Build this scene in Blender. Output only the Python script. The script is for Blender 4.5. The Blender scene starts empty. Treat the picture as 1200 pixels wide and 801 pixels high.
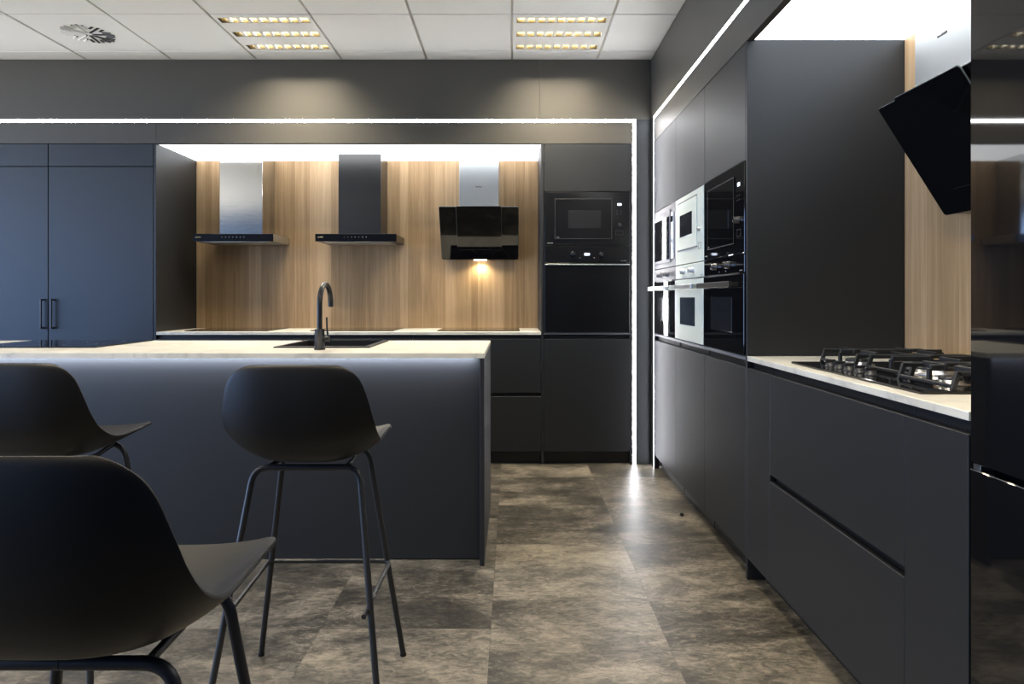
import bpy, bmesh, math, random
from mathutils import Vector, Matrix
import numpy as np

random.seed(7)
sc = bpy.context.scene
COL = sc.collection
R = math.radians

# ------------------------------------------------------------------ room numbers (metres)
EYE = 1.165
H = 2.82            # ceiling
FB = 4.76           # front plane of the back run
WB = 5.372          # wood face of the back niche
FR = 0.97           # front plane of the right run
WR = 1.62           # wood face of the right niche
CT = 0.922          # worktop top
XL, YF = -6.5, -3.0  # left wall, wall behind the camera

# ------------------------------------------------------------------ materials
def new_mat(name):
    m = bpy.data.materials.new(name)
    m.use_nodes = True
    nt = m.node_tree
    return m, nt, nt.nodes['Principled BSDF']

def N(nt, typ, **kw):
    n = nt.nodes.new(typ)
    for k, v in kw.items():
        setattr(n, k, v)
    return n

def setin(n, **kw):
    for k, v in kw.items():
        n.inputs[k.replace('_', ' ')].default_value = v

def plain(name, col, rough=0.5, metal=0.0, spec=0.5, bump=0.0, bscale=200.0, var=0.0, coat=0.0, tint=None):
    m, nt, b = new_mat(name)
    b.inputs['Base Color'].default_value = (*col, 1)
    b.inputs['Roughness'].default_value = rough
    b.inputs['Metallic'].default_value = metal
    b.inputs['Specular IOR Level'].default_value = spec
    if tint: b.inputs['Specular Tint'].default_value = (*tint, 1)
    if coat:
        b.inputs['Coat Weight'].default_value = coat
        b.inputs['Coat Roughness'].default_value = 0.05
    tc = N(nt, 'ShaderNodeTexCoord')
    nz = N(nt, 'ShaderNodeTexNoise')
    nz.inputs['Scale'].default_value = bscale
    nz.inputs['Detail'].default_value = 3
    nt.links.new(tc.outputs['Object'], nz.inputs['Vector'])
    if bump:
        bp = N(nt, 'ShaderNodeBump')
        bp.inputs['Strength'].default_value = bump
        bp.inputs['Distance'].default_value = 0.001
        nt.links.new(nz.outputs['Fac'], bp.inputs['Height'])
        nt.links.new(bp.outputs['Normal'], b.inputs['Normal'])
    if var:
        mr = N(nt, 'ShaderNodeMapRange')
        mr.inputs['To Min'].default_value = rough - var
        mr.inputs['To Max'].default_value = rough + var
        nt.links.new(nz.outputs['Fac'], mr.inputs['Value'])
        nt.links.new(mr.outputs['Result'], b.inputs['Roughness'])
    return m

def emis(name, col, strength):
    m, nt, b = new_mat(name)
    b.inputs['Base Color'].default_value = (*col, 1)
    b.inputs['Emission Color'].default_value = (*col, 1)
    b.inputs['Emission Strength'].default_value = strength
    return m

def brushed(name, col, rough, axis=2, aniso=0.6):
    m, nt, b = new_mat(name)
    b.inputs['Base Color'].default_value = (*col, 1)
    b.inputs['Metallic'].default_value = 1
    tc = N(nt, 'ShaderNodeTexCoord')
    mp = N(nt, 'ShaderNodeMapping')
    s = [6.0, 6.0, 6.0]; s[axis] = 900.0
    mp.inputs['Scale'].default_value = s
    nz = N(nt, 'ShaderNodeTexNoise')
    nz.inputs['Scale'].default_value = 1.0
    nz.inputs['Detail'].default_value = 2
    mr = N(nt, 'ShaderNodeMapRange')
    mr.inputs['To Min'].default_value = rough * 0.8
    mr.inputs['To Max'].default_value = rough * 1.25
    bp = N(nt, 'ShaderNodeBump')
    bp.inputs['Strength'].default_value = 0.08
    bp.inputs['Distance'].default_value = 0.0006
    L = nt.links.new
    L(tc.outputs['Object'], mp.inputs['Vector']); L(mp.outputs['Vector'], nz.inputs['Vector'])
    L(nz.outputs['Fac'], mr.inputs['Value']); L(mr.outputs['Result'], b.inputs['Roughness'])
    L(nz.outputs['Fac'], bp.inputs['Height']); L(bp.outputs['Normal'], b.inputs['Normal'])
    return m

def ramp(nt, stops):
    r = N(nt, 'ShaderNodeValToRGB')
    el = r.color_ramp.elements
    while len(el) < len(stops):
        el.new(0.5)
    for e, (p, c) in zip(el, stops):
        e.position = p; e.color = (*c, 1)
    return r

def math_n(nt, op, a, b=None):
    n = N(nt, 'ShaderNodeMath', operation=op)
    for i, v in enumerate((a, b)):
        if v is None: continue
        if isinstance(v, (int, float)): n.inputs[i].default_value = v
        else: nt.links.new(v, n.inputs[i])
    return n.outputs[0]

def wood_mat():
    m, nt, b = new_mat('oak veneer')
    L = nt.links.new
    tc = N(nt, 'ShaderNodeTexCoord')
    sep = N(nt, 'ShaderNodeSeparateXYZ'); L(tc.outputs['Object'], sep.inputs[0])
    along = math_n(nt, 'ADD', sep.outputs['X'], sep.outputs['Y'])
    # irregular staves: warp the coordinate, then floor
    w = N(nt, 'ShaderNodeTexNoise', noise_dimensions='1D'); w.inputs['Scale'].default_value = 6.0
    L(along, w.inputs['W'])
    warped = math_n(nt, 'ADD', math_n(nt, 'MULTIPLY', along, 11.0), math_n(nt, 'MULTIPLY', w.outputs['Fac'], 1.3))
    cell = math_n(nt, 'FLOOR', warped)
    wn = N(nt, 'ShaderNodeTexWhiteNoise', noise_dimensions='1D'); L(cell, wn.inputs['W'])
    # vertical grain
    cmb = N(nt, 'ShaderNodeCombineXYZ')
    L(math_n(nt, 'MULTIPLY', along, 42.0), cmb.inputs[0]); L(math_n(nt, 'MULTIPLY', sep.outputs['Z'], 1.3), cmb.inputs[2])
    L(math_n(nt, 'MULTIPLY', wn.outputs['Value'], 31.0), cmb.inputs[1])
    g = N(nt, 'ShaderNodeTexNoise'); g.inputs['Scale'].default_value = 1.0; g.inputs['Detail'].default_value = 6
    g.inputs['Roughness'].default_value = 0.62; g.inputs['Distortion'].default_value = 0.4
    L(cmb.outputs[0], g.inputs['Vector'])
    cmb2 = N(nt, 'ShaderNodeCombineXYZ')
    L(math_n(nt, 'MULTIPLY', along, 420.0), cmb2.inputs[0]); L(math_n(nt, 'MULTIPLY', sep.outputs['Z'], 14.0), cmb2.inputs[2])
    g2 = N(nt, 'ShaderNodeTexNoise'); g2.inputs['Scale'].default_value = 1.0; g2.inputs['Detail'].default_value = 2
    L(cmb2.outputs[0], g2.inputs['Vector'])
    f = math_n(nt, 'ADD', math_n(nt, 'MULTIPLY', g.outputs['Fac'], 0.60), math_n(nt, 'MULTIPLY', wn.outputs['Value'], 0.30))
    f = math_n(nt, 'ADD', f, math_n(nt, 'MULTIPLY', g2.outputs['Fac'], 0.14))
    rp = ramp(nt, [(0.25, (0.255, 0.165, 0.084)), (0.45, (0.385, 0.258, 0.138)), (0.60, (0.48, 0.333, 0.192)), (0.82, (0.60, 0.435, 0.27))])
    L(f, rp.inputs['Fac'])
    # light and dark seam lines where staves meet
    fr = math_n(nt, 'FRACT', warped)
    seam = math_n(nt, 'LESS_THAN', fr, 0.035)
    mix = N(nt, 'ShaderNodeMix', data_type='RGBA')
    L(math_n(nt, 'MULTIPLY', seam, 0.35), mix.inputs['Factor'])
    L(rp.outputs['Color'], mix.inputs['A']); mix.inputs['B'].default_value = (0.66, 0.48, 0.30, 1)
    L(mix.outputs['Result'], b.inputs['Base Color'])
    b.inputs['Roughness'].default_value = 0.42
    b.inputs['Specular IOR Level'].default_value = 0.35
    bp = N(nt, 'ShaderNodeBump'); bp.inputs['Strength'].default_value = 0.12; bp.inputs['Distance'].default_value = 0.001
    L(g2.outputs['Fac'], bp.inputs['Height']); L(bp.outputs['Normal'], b.inputs['Normal'])
    return m

def marble_mat():
    m, nt, b = new_mat('pale veined marble')
    L = nt.links.new
    tc = N(nt, 'ShaderNodeTexCoord')
    n1 = N(nt, 'ShaderNodeTexNoise'); n1.inputs['Scale'].default_value = 2.2; n1.inputs['Detail'].default_value = 8; n1.inputs['Distortion'].default_value = 1.2
    L(tc.outputs['Object'], n1.inputs['Vector'])
    v = math_n(nt, 'ABSOLUTE', math_n(nt, 'SUBTRACT', n1.outputs['Fac'], 0.5))
    r1 = ramp(nt, [(0.0, (1, 1, 1)), (0.016, (0.35, 0.35, 0.35)), (0.05, (0, 0, 0))]); L(v, r1.inputs['Fac'])
    n2 = N(nt, 'ShaderNodeTexNoise'); n2.inputs['Scale'].default_value = 7; n2.inputs['Detail'].default_value = 5; L(tc.outputs['Object'], n2.inputs['Vector'])
    r2 = ramp(nt, [(0.3, (0.60, 0.58, 0.51)), (0.7, (0.72, 0.70, 0.62))]); L(n2.outputs['Fac'], r2.inputs['Fac'])
    n3 = N(nt, 'ShaderNodeTexNoise'); n3.inputs['Scale'].default_value = 3; L(tc.outputs['Object'], n3.inputs['Vector'])
    mix = N(nt, 'ShaderNodeMix', data_type='RGBA')
    L(math_n(nt, 'MULTIPLY', r1.outputs['Color'], math_n(nt, 'MULTIPLY', n3.outputs['Fac'], 0.75)), mix.inputs['Factor'])
    L(r2.outputs['Color'], mix.inputs['A']); mix.inputs['B'].default_value = (0.36, 0.35, 0.33, 1)
    L(mix.outputs['Result'], b.inputs['Base Color'])
    b.inputs['Roughness'].default_value = 0.38
    return m

def floor_mat():
    m, nt, b = new_mat('stone look floor tiles')
    L = nt.links.new
    tc = N(nt, 'ShaderNodeTexCoord')
    sep = N(nt, 'ShaderNodeSeparateXYZ'); L(tc.outputs['Object'], sep.inputs[0])
    u = math_n(nt, 'DIVIDE', math_n(nt, 'ADD', sep.outputs['X'], 0.075), 0.6)
    iu = math_n(nt, 'FLOOR', u)
    odd = math_n(nt, 'LESS_THAN', iu, -0.5)
    v = math_n(nt, 'ADD', math_n(nt, 'DIVIDE', math_n(nt, 'SUBTRACT', sep.outputs['Y'], 0.221), 0.6), math_n(nt, 'MULTIPLY', odd, 0.37))
    iv = math_n(nt, 'FLOOR', v)
    cid = N(nt, 'ShaderNodeCombineXYZ'); L(iu, cid.inputs[0]); L(iv, cid.inputs[1])
    wn = N(nt, 'ShaderNodeTexWhiteNoise', noise_dimensions='2D'); L(cid.outputs[0], wn.inputs['Vector'])
    off = N(nt, 'ShaderNodeVectorMath', operation='SCALE'); L(wn.outputs['Color'], off.inputs[0]); off.inputs['Scale'].default_value = 23.0
    st = N(nt, 'ShaderNodeMapping'); st.inputs['Scale'].default_value = (1.0, 1.9, 1.0); L(tc.outputs['Object'], st.inputs['Vector'])
    vec = N(nt, 'ShaderNodeVectorMath', operation='ADD'); L(st.outputs['Vector'], vec.inputs[0]); L(off.outputs[0], vec.inputs[1])
    a = N(nt, 'ShaderNodeTexNoise'); a.inputs['Scale'].default_value = 2.2; a.inputs['Detail'].default_value = 9; a.inputs['Roughness'].default_value = 0.68; a.inputs['Distortion'].default_value = 0.5
    L(vec.outputs[0], a.inputs['Vector'])
    c = N(nt, 'ShaderNodeTexNoise'); c.inputs['Scale'].default_value = 17; c.inputs['Detail'].default_value = 9; c.inputs['Roughness'].default_value = 0.75; c.inputs['Distortion'].default_value = 1.4
    L(vec.outputs[0], c.inputs['Vector'])
    f = math_n(nt, 'ADD', math_n(nt, 'MULTIPLY', a.outputs['Fac'], 0.56), math_n(nt, 'MULTIPLY', c.outputs['Fac'], 0.42))
    f = math_n(nt, 'ADD', f, math_n(nt, 'MULTIPLY', math_n(nt, 'SUBTRACT', wn.outputs['Value'], 0.5), 0.07))
    rp = ramp(nt, [(0.385, (0.030, 0.0275, 0.023)), (0.45, (0.070, 0.063, 0.050)), (0.50, (0.140, 0.125, 0.100)), (0.55, (0.225, 0.198, 0.155)), (0.63, (0.35, 0.308, 0.242))])
    L(f, rp.inputs['Fac'])
    # dark hairline scratches
    s = N(nt, 'ShaderNodeTexNoise'); s.inputs['Scale'].default_value = 9; s.inputs['Detail'].default_value = 10; s.inputs['Distortion'].default_value = 2.2
    L(vec.outputs[0], s.inputs['Vector'])
    sv = math_n(nt, 'LESS_THAN', math_n(nt, 'ABSOLUTE', math_n(nt, 'SUBTRACT', s.outputs['Fac'], 0.46)), 0.006)
    mix0 = N(nt, 'ShaderNodeMix', data_type='RGBA'); L(math_n(nt, 'MULTIPLY', sv, 0.4), mix0.inputs['Factor'])
    L(rp.outputs['Color'], mix0.inputs['A']); mix0.inputs['B'].default_value = (0.05, 0.045, 0.04, 1)
    k = N(nt, 'ShaderNodeTexNoise'); k.inputs['Scale'].default_value = 42; k.inputs['Detail'].default_value = 6; k.inputs['Roughness'].default_value = 0.7; k.inputs['Distortion'].default_value = 0.8
    L(vec.outputs[0], k.inputs['Vector'])
    kr = N(nt, 'ShaderNodeMapRange'); kr.inputs['From Min'].default_value = 0.40; kr.inputs['From Max'].default_value = 0.33; L(k.outputs['Fac'], kr.inputs['Value'])
    mixk = N(nt, 'ShaderNodeMix', data_type='RGBA'); L(math_n(nt, 'MULTIPLY', kr.outputs['Result'], 0.65), mixk.inputs['Factor'])
    L(mix0.outputs['Result'], mixk.inputs['A']); mixk.inputs['B'].default_value = (0.035, 0.032, 0.028, 1)
    kl = N(nt, 'ShaderNodeMapRange'); kl.inputs['From Min'].default_value = 0.60; kl.inputs['From Max'].default_value = 0.68; L(k.outputs['Fac'], kl.inputs['Value'])
    mixl = N(nt, 'ShaderNodeMix', data_type='RGBA'); L(math_n(nt, 'MULTIPLY', kl.outputs['Result'], 0.35), mixl.inputs['Factor'])
    L(mixk.outputs['Result'], mixl.inputs['A']); mixl.inputs['B'].default_value = (0.36, 0.32, 0.255, 1)
    mix0 = mixl
    fu = math_n(nt, 'FRACT', u); fv = math_n(nt, 'FRACT', v)
    j = math_n(nt, 'MAXIMUM', math_n(nt, 'LESS_THAN', fu, 0.004), math_n(nt, 'LESS_THAN', fv, 0.004))
    mix = N(nt, 'ShaderNodeMix', data_type='RGBA'); L(math_n(nt, 'MULTIPLY', j, 0.45), mix.inputs['Factor'])
    L(mix0.outputs['Result'], mix.inputs['A']); mix.inputs['B'].default_value = (0.05, 0.043, 0.033, 1)
    L(mix.outputs['Result'], b.inputs['Base Color'])
    mr = N(nt, 'ShaderNodeMapRange'); mr.inputs['To Min'].default_value = 0.31; mr.inputs['To Max'].default_value = 0.46; L(c.outputs['Fac'], mr.inputs['Value'])
    L(mr.outputs['Result'], b.inputs['Roughness'])
    b.inputs['Specular IOR Level'].default_value = 0.45
    bp = N(nt, 'ShaderNodeBump'); bp.inputs['Strength'].default_value = 0.12; bp.inputs['Distance'].default_value = 0.002
    L(c.outputs['Fac'], bp.inputs['Height']); L(bp.outputs['Normal'], b.inputs['Normal'])
    return m

M = {}
M['lam'] = plain('charcoal matt laminate', (0.0145, 0.0145, 0.0155), 0.50, spec=0.60, bump=0.04, bscale=600, var=0.02, tint=(0.84, 0.92, 1.0))
M['lamd'] = plain('black recess', (0.008, 0.008, 0.009), 0.5)
M['plinth'] = plain('black plinth', (0.012, 0.012, 0.013), 0.35)
M['bulk'] = plain('anthracite bulkhead panel', (0.080, 0.076, 0.067), 0.44, spec=0.4, bump=0.04, bscale=500)
M['edge'] = plain('grey edge strip', (0.17, 0.17, 0.18), 0.35)
M['wood'] = wood_mat()
M['marble'] = marble_mat()
M['floor'] = floor_mat()
M['tile'] = plain('mineral ceiling tile', (0.74, 0.745, 0.725), 0.85, bump=0.12, bscale=900)
M['tbar'] = plain('ceiling grid bar', (0.50, 0.48, 0.42), 0.6)
M['wall'] = plain('white painted wall', (0.70, 0.69, 0.67), 0.8, bump=0.05, bscale=300)
M['tintwall'] = plain('wall tinted for reflections', (0.075, 0.115, 0.185), 0.8, bump=0.05, bscale=300)  # dark blue tint stands in for bluish daylight reflected in steel and glass
M['frame'] = plain('window frame white', (0.7, 0.7, 0.7), 0.4)
M['bglass'] = plain('black glass', (0.004, 0.004, 0.005), 0.04, spec=0.5)
M['fglass'] = plain('fridge black glass', (0.005, 0.005, 0.006), 0.03, spec=0.75)
M['hobglass'] = plain('hob black ceramic glass', (0.006, 0.006, 0.007), 0.06, spec=0.5)
M['wingl'] = plain('appliance window glass', (0.018, 0.02, 0.024), 0.08, spec=0.6)
M['winblue'] = plain('oven window glass', (0.03, 0.04, 0.055), 0.10, spec=0.6)
M['blackenamel'] = plain('black enamel front', (0.010, 0.010, 0.011), 0.18, spec=0.5)
M['white'] = plain('white glass front', (0.70, 0.76, 0.70), 0.15, spec=0.5)
M['steel'] = brushed('brushed stainless steel', (0.62, 0.62, 0.62), 0.10, axis=2)
M['asteel'] = plain('appliance steel', (0.20, 0.20, 0.215), 0.42, metal=0.3, spec=0.3, bump=0.04, bscale=400)
M['darksteel'] = plain('dark steel knob', (0.16, 0.16, 0.17), 0.25, metal=1)
M['edgeglint'] = plain('glass edge with painted glint', (0.10, 0.115, 0.115), 0.25)  # lighter tone painted on the rim stands in for a bevel highlight
M['satinblack'] = plain('satin black glass', (0.006, 0.006, 0.007), 0.26, spec=0.4)
M['winsatin'] = plain('satin appliance window', (0.016, 0.017, 0.019), 0.30, spec=0.4)
M['satin'] = brushed('satin stainless steel', (0.62, 0.65, 0.66), 0.36, axis=2)
M['chrome'] = plain('polished metal', (0.8, 0.8, 0.8), 0.12, metal=1)
M['alu'] = plain('burner aluminium', (0.5, 0.5, 0.5), 0.3, metal=1)
M['iron'] = plain('cast iron grate', (0.022, 0.024, 0.026), 0.42, bump=0.15, bscale=700)
M['bmetal'] = plain('black powder coated metal', (0.020, 0.021, 0.023), 0.38, spec=0.5)
M['hoodblack'] = brushed('black brushed hood steel', (0.10, 0.10, 0.10), 0.30, axis=2)
M['tap'] = plain('matt black tap', (0.014, 0.015, 0.018), 0.36, spec=0.45)
M['sink'] = plain('black granite sink', (0.012, 0.012, 0.012), 0.5, bump=0.1, bscale=900)
M['shell'] = plain('black moulded shell', (0.0042, 0.0044, 0.0052), 0.47, spec=0.38, bump=0.06, bscale=900)
M['mark'] = plain('pale printed mark', (0.5, 0.5, 0.5), 0.5)
M['gold'] = plain('gold printed mark', (0.45, 0.38, 0.22), 0.4)
M['grey'] = plain('dark grey line', (0.06, 0.06, 0.062), 0.3)
M['dark'] = plain('painted slot shade', (0.006, 0.006, 0.006), 0.7)
M['reflector'] = plain('gold tinted reflector', (0.13, 0.105, 0.06), 0.35, metal=1)
M['blade'] = plain('bright louvre blade', (0.9, 0.88, 0.8), 0.3, metal=0)
M['led'] = emis('white led line', (0.97, 0.965, 1.0), 20.0)
M['panel'] = emis('luminous ceiling panel', (0.96, 0.98, 1.0), 2.25)
M['tube'] = emis('warm fluorescent tube', (1.0, 0.93, 0.78), 22.0)
M['bulb'] = emis('warm hood lamp', (1.0, 0.86, 0.62), 6.0)
M['disp'] = emis('lit display', (0.75, 0.85, 1.0), 1.6)

# ------------------------------------------------------------------ mesh builder
class MB:
    def __init__(s):
        s.bm = bmesh.new()
    def box(s, x0, x1, y0, y1, z0, z1, bev=0.0012, mat=0, rot=None, seg=1):
        t = bmesh.new()
        bmesh.ops.create_cube(t, size=1)
        sx, sy, sz = abs(x1 - x0), abs(y1 - y0), abs(z1 - z0)
        bmesh.ops.scale(t, vec=(sx, sy, sz), verts=t.verts)
        b = min(bev, 0.3 * min(sx, sy, sz))
        if b > 0:
            bmesh.ops.bevel(t, geom=list(t.edges), offset=b, segments=seg, affect='EDGES', profile=0.5)
        if rot is not None:
            bmesh.ops.transform(t, matrix=rot, verts=t.verts)
        bmesh.ops.translate(t, vec=((x0 + x1) / 2, (y0 + y1) / 2, (z0 + z1) / 2), verts=t.verts)
        s._add(t, mat, False)
        return s
    def _add(s, t, mat, smooth):
        vm = {}
        for v in t.verts:
            vm[v] = s.bm.verts.new(v.co)
        for f in t.faces:
            try:
                nf = s.bm.faces.new([vm[v] for v in f.verts])
            except ValueError:
                continue
            nf.material_index = mat or f.material_index; nf.smooth = smooth or f.smooth
        t.free()
    def cyl(s, p0, p1, r0, r1=None, seg=24, mat=0, caps=True):
        r1 = r0 if r1 is None else r1
        p0, p1 = Vector(p0), Vector(p1)
        d = (p1 - p0).normalized()
        a = d.orthogonal().normalized(); b = d.cross(a)
        A, B = [], []
        for i in range(seg):
            t = 2 * math.pi * i / seg
            o = a * math.cos(t) + b * math.sin(t)
            A.append(s.bm.verts.new(p0 + o * r0)); B.append(s.bm.verts.new(p1 + o * r1))
        for i in range(seg):
            j = (i + 1) % seg
            f = s.bm.faces.new((A[i], A[j], B[j], B[i])); f.smooth = True; f.material_index = mat
        if caps:
            f = s.bm.faces.new(A[::-1]); f.material_index = mat
            f = s.bm.faces.new(B); f.material_index = mat
        return s
    def lathe(s, prof, seg=32, mat=0, origin=(0, 0, 0), axis='Z'):
        rings = []
        o = Vector(origin)
        for r, h in prof:
            ring = []
            for i in range(seg):
                t = 2 * math.pi * i / seg
                if axis == 'Z': p = Vector((r * math.cos(t), r * math.sin(t), h))
                else: p = Vector((r * math.cos(t), -h, r * math.sin(t)))
                ring.append(s.bm.verts.new(o + p))
            rings.append(ring)
        for k in range(len(rings) - 1):
            for i in range(seg):
                j = (i + 1) % seg
                f = s.bm.faces.new((rings[k][i], rings[k][j], rings[k + 1][j], rings[k + 1][i])); f.smooth = True; f.material_index = mat
        f = s.bm.faces.new(rings[0][::-1]); f.material_index = mat
        f = s.bm.faces.new(rings[-1]); f.material_index = mat
        return s
    def tube(s, pts, r, seg=14, mat=0, bend=0.0, bseg=7):
        pts = [Vector(p) for p in pts]
        if bend:
            out = [pts[0]]
            for i in range(1, len(pts) - 1):
                p, a, c = pts[i], pts[i - 1], pts[i + 1]
                d0, d1 = (a - p), (c - p)
                k = min(bend, d0.length * 0.49, d1.length * 0.49)
                q0, q1 = p + d0.normalized() * k, p + d1.normalized() * k
                for t in range(bseg + 1):
                    u = t / bseg
                    out.append(q0 * (1 - u) ** 2 + p * 2 * u * (1 - u) + q1 * u * u)
            out.append(pts[-1]); pts = out
        rings, up = [], None
        for i, p in enumerate(pts):
            d = (pts[min(i + 1, len(pts) - 1)] - pts[max(i - 1, 0)]).normalized()
            if up is None: up = d.orthogonal().normalized()
            up = (up - d * up.dot(d)).normalized()
            b = d.cross(up)
            rings.append([s.bm.verts.new(p + (up * math.cos(2 * math.pi * k / seg) + b * math.sin(2 * math.pi * k / seg)) * r) for k in range(seg)])
        for a, c in zip(rings, rings[1:]):
            for i in range(seg):
                j = (i + 1) % seg
                f = s.bm.faces.new((a[i], a[j], c[j], c[i])); f.smooth = True; f.material_index = mat
        s.bm.faces.new(rings[0][::-1]).material_index = mat
        s.bm.faces.new(rings[-1]).material_index = mat
        return s
    def poly(s, pts, mat=0):
        f = s.bm.faces.new([s.bm.verts.new(Vector(p)) for p in pts]); f.material_index = mat
        return s
    def plate(s, outline, thick, mtx, mat=0, bev=0.002):
        """a flat plate: 2D outline in its own plane, extruded by thick, put in place by mtx"""
        t = bmesh.new()
        A = [t.verts.new((x, 0, z)) for x, z in outline]
        B = [t.verts.new((x, thick, z)) for x, z in outline]
        n = len(A)
        fa = t.faces.new(A); fb = t.faces.new(B[::-1])
        side = [t.faces.new((A[i], B[i], B[(i + 1) % n], A[(i + 1) % n])) for i in range(n)]
        for f in side: f.material_index = 1
        bmesh.ops.recalc_face_normals(t, faces=t.faces)
        ed = [e for e in t.edges if (e.verts[0].co.y < 1e-6) == (e.verts[1].co.y < 1e-6)]
        if bev: bmesh.ops.bevel(t, geom=ed, offset=bev, segments=1, affect='EDGES', material=1)
        bmesh.ops.transform(t, matrix=mtx, verts=t.verts)
        s._add(t, mat, False)
        return s
    def build(s, name, mats, parent=None, recalc=True):
        if recalc:
            bmesh.ops.recalc_face_normals(s.bm, faces=s.bm.faces)
        for e in s.bm.edges:
            lf = e.link_faces
            if len(lf) == 2 and lf[0].smooth != lf[1].smooth: e.smooth = False
        me = bpy.data.meshes.new(name)
        s.bm.to_mesh(me); s.bm.free()
        for m in (mats if isinstance(mats, (list, tuple)) else [mats]):
            me.materials.append(M[m] if isinstance(m, str) else m)
        o = bpy.data.objects.new(name, me)
        COL.objects.link(o)
        if parent is not None: o.parent = parent
        return o

def B(*a, **k): return MB().box(*a, **k)

def tag(o, label, cat, group=None):
    o['label'] = label; o['category'] = cat
    if group: o['group'] = group
    return o

def thing(name, label, cat, loc=(0, 0, 0), rz=0.0, group=None):
    o = bpy.data.objects.new(name, None)
    o.empty_display_size = 0.1
    COL.objects.link(o)
    o.location = loc; o.rotation_euler = (0, 0, rz)
    return tag(o, label, cat, group)

def struct(o):
    o['kind'] = 'structure'
    return o

def dup(root, loc, rz=None, label=None):
    r = root.copy(); COL.objects.link(r); r.location = loc
    if rz is not None: r.rotation_euler = (0, 0, rz)
    if label: r['label'] = label
    for ch in list(root.children):
        c = ch.copy(); COL.objects.link(c); c.parent = r
        for g in list(ch.children):
            d = g.copy(); COL.objects.link(d); d.parent = c
    return r

# ------------------------------------------------------------------ room shell
struct(B(XL - .1, WR + .15, YF - .1, 5.6, -.06, 0, bev=0).build('floor', 'floor'))
struct(B(XL - .1, WR + .15, WB + .014, 5.6, 0, H + .15, bev=0).build('wall_back', 'wall'))
struct(MB().box(WR + .015, WR + .15, YF - .1, WB + .014, 0, H + .15, bev=0).box(FR, WR + .015, YF, .598, 0, H + .15, bev=0).build('wall_right', 'tintwall'))

def wall_with_opening(name, axis, c0, c1, a0, a1, oa0, oa1, oz0, oz1):
    mb = MB()
    def bx(p0, p1, z0, z1):
        if axis == 'X': mb.box(p0, p1, c0, c1, z0, z1, bev=0)
        else: mb.box(c0, c1, p0, p1, z0, z1, bev=0)
    bx(a0, oa0, 0, H + .15); bx(oa1, a1, 0, H + .15); bx(oa0, oa1, 0, oz0); bx(oa0, oa1, oz1, H + .15)
    return struct(mb.build(name, 'wall'))
struct(B(XL - .1, WR + .015, YF - .1, YF, 0, H + .15, bev=0).build('wall_front', 'tintwall'))
wall_with_opening('wall_left', 'Y', XL - .1, XL, YF - .1, WB + .014, -2.9, 4.2, .30, 2.55)
def window(name, axis, c, a0, a1, z0, z1, n):
    mb = MB()
    def bx(p0, p1, q0, q1):
        if axis == 'X': mb.box(p0, p1, c - .03, c + .03, q0, q1)
        else: mb.box(c - .03, c + .03, p0, p1, q0, q1)
    bx(a0, a1, z0, z0 + .05); bx(a0, a1, z1 - .05, z1)
    for i in range(n + 1):
        p = a0 + (a1 - a0) * i / n
        bx(max(a0, p - .03), min(a1, p + .03), z0 + .05, z1 - .05)
    return struct(mb.build(name, 'frame'))
window('window_1', 'Y', XL - .05, -2.9, 4.2, .30, 2.55, 5)

# suspended ceiling: tegular tiles in a 600 mm grid, cells left open for lights and vent
CW = .593
lights_at = [(-2.5 * CW, 4.3), (.5 * CW, 4.3), (-2.5 * CW, 1.3), (.5 * CW, 1.3), (-5.5 * CW, 1.3)]
vent_at = (-4.5 * CW, 4.3)
def cell_of(x, y): return (math.floor(x / CW), math.floor((y - .4) / .6))
skip = {cell_of(*p) for p in lights_at + [vent_at]}
cb = MB()
g = .007
x_lo, x_hi, y_lo, y_hi = XL, FR, YF, FB
for i in range(math.floor(XL / CW), math.ceil(FR / CW)):
    for j in range(math.floor((YF - .4) / .6), math.ceil((FB - .4) / .6)):
        if (i, j) in skip: continue
        x0, x1 = max(i * CW + g, x_lo), min(i * CW + CW - g, x_hi)
        y0, y1 = max(j * .6 + .4 + g, y_lo), min(j * .6 + 1.0 - g, y_hi)
        if x1 - x0 < .02 or y1 - y0 < .02: continue
        cb.box(x0, x1, y0, y1, H, H + .016, bev=.003)
for i in range(math.floor(XL / CW), math.ceil(FR / CW) + 1):
    x = i * CW
    if XL < x < FR: cb.box(x - .012, x + .012, YF, FB, H + .009, H + .03, bev=0, mat=1)
for j in range(math.floor((YF - .4) / .6), math.ceil((FB - .4) / .6) + 1):
    y = j * .6 + .4
    if YF < y < FB: cb.box(XL, FR, y - .012, y + .012, H + .009, H + .03, bev=0, mat=1)
ceil = struct(cb.build('ceiling', ['tile', 'tbar']))
struct(B(XL - .1, WR + .15, YF - .1, 5.6, H + .15, H + .2, bev=0).build('ceiling', 'wall'))

# ------------------------------------------------------------------ bulkheads (trim) and led lines
LZ0, LZ1 = 2.3835, 2.4045       # led line height
struct(B(XL, .190, FB, FB + .04, LZ1, H, bev=.0008).build('trim_1', 'bulk'))
struct(B(.1915, FR, FB, FB + .04, LZ1, H, bev=.0008).build('trim_2', 'bulk'))
struct(B(XL, -2.483, FB, FB + .04, 2.236, LZ0, bev=.0008).build('trim_3', 'bulk'))
struct(B(-2.4815, .8425, FB, FB + .04, 2.236, LZ0, bev=.0008).build('trim_4', 'bulk'))
struct(B(.8640, FR, FB, FB + .04, 0, LZ1 - .0015, bev=.0008).build('trim_5', 'lam'))
struct(B(FR, FR + .03, .60, FB, LZ1, H, bev=.0008).build('trim_6', 'bulk'))
struct(B(FR, FR + .03, .60, 4.666, 2.225, LZ0, bev=.0008).build('trim_7', 'bulk'))
struct(B(FR, FR + .03, 4.686, FB, 0, LZ1 - .001, bev=.0008).build('trim_8', 'lam'))
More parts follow.
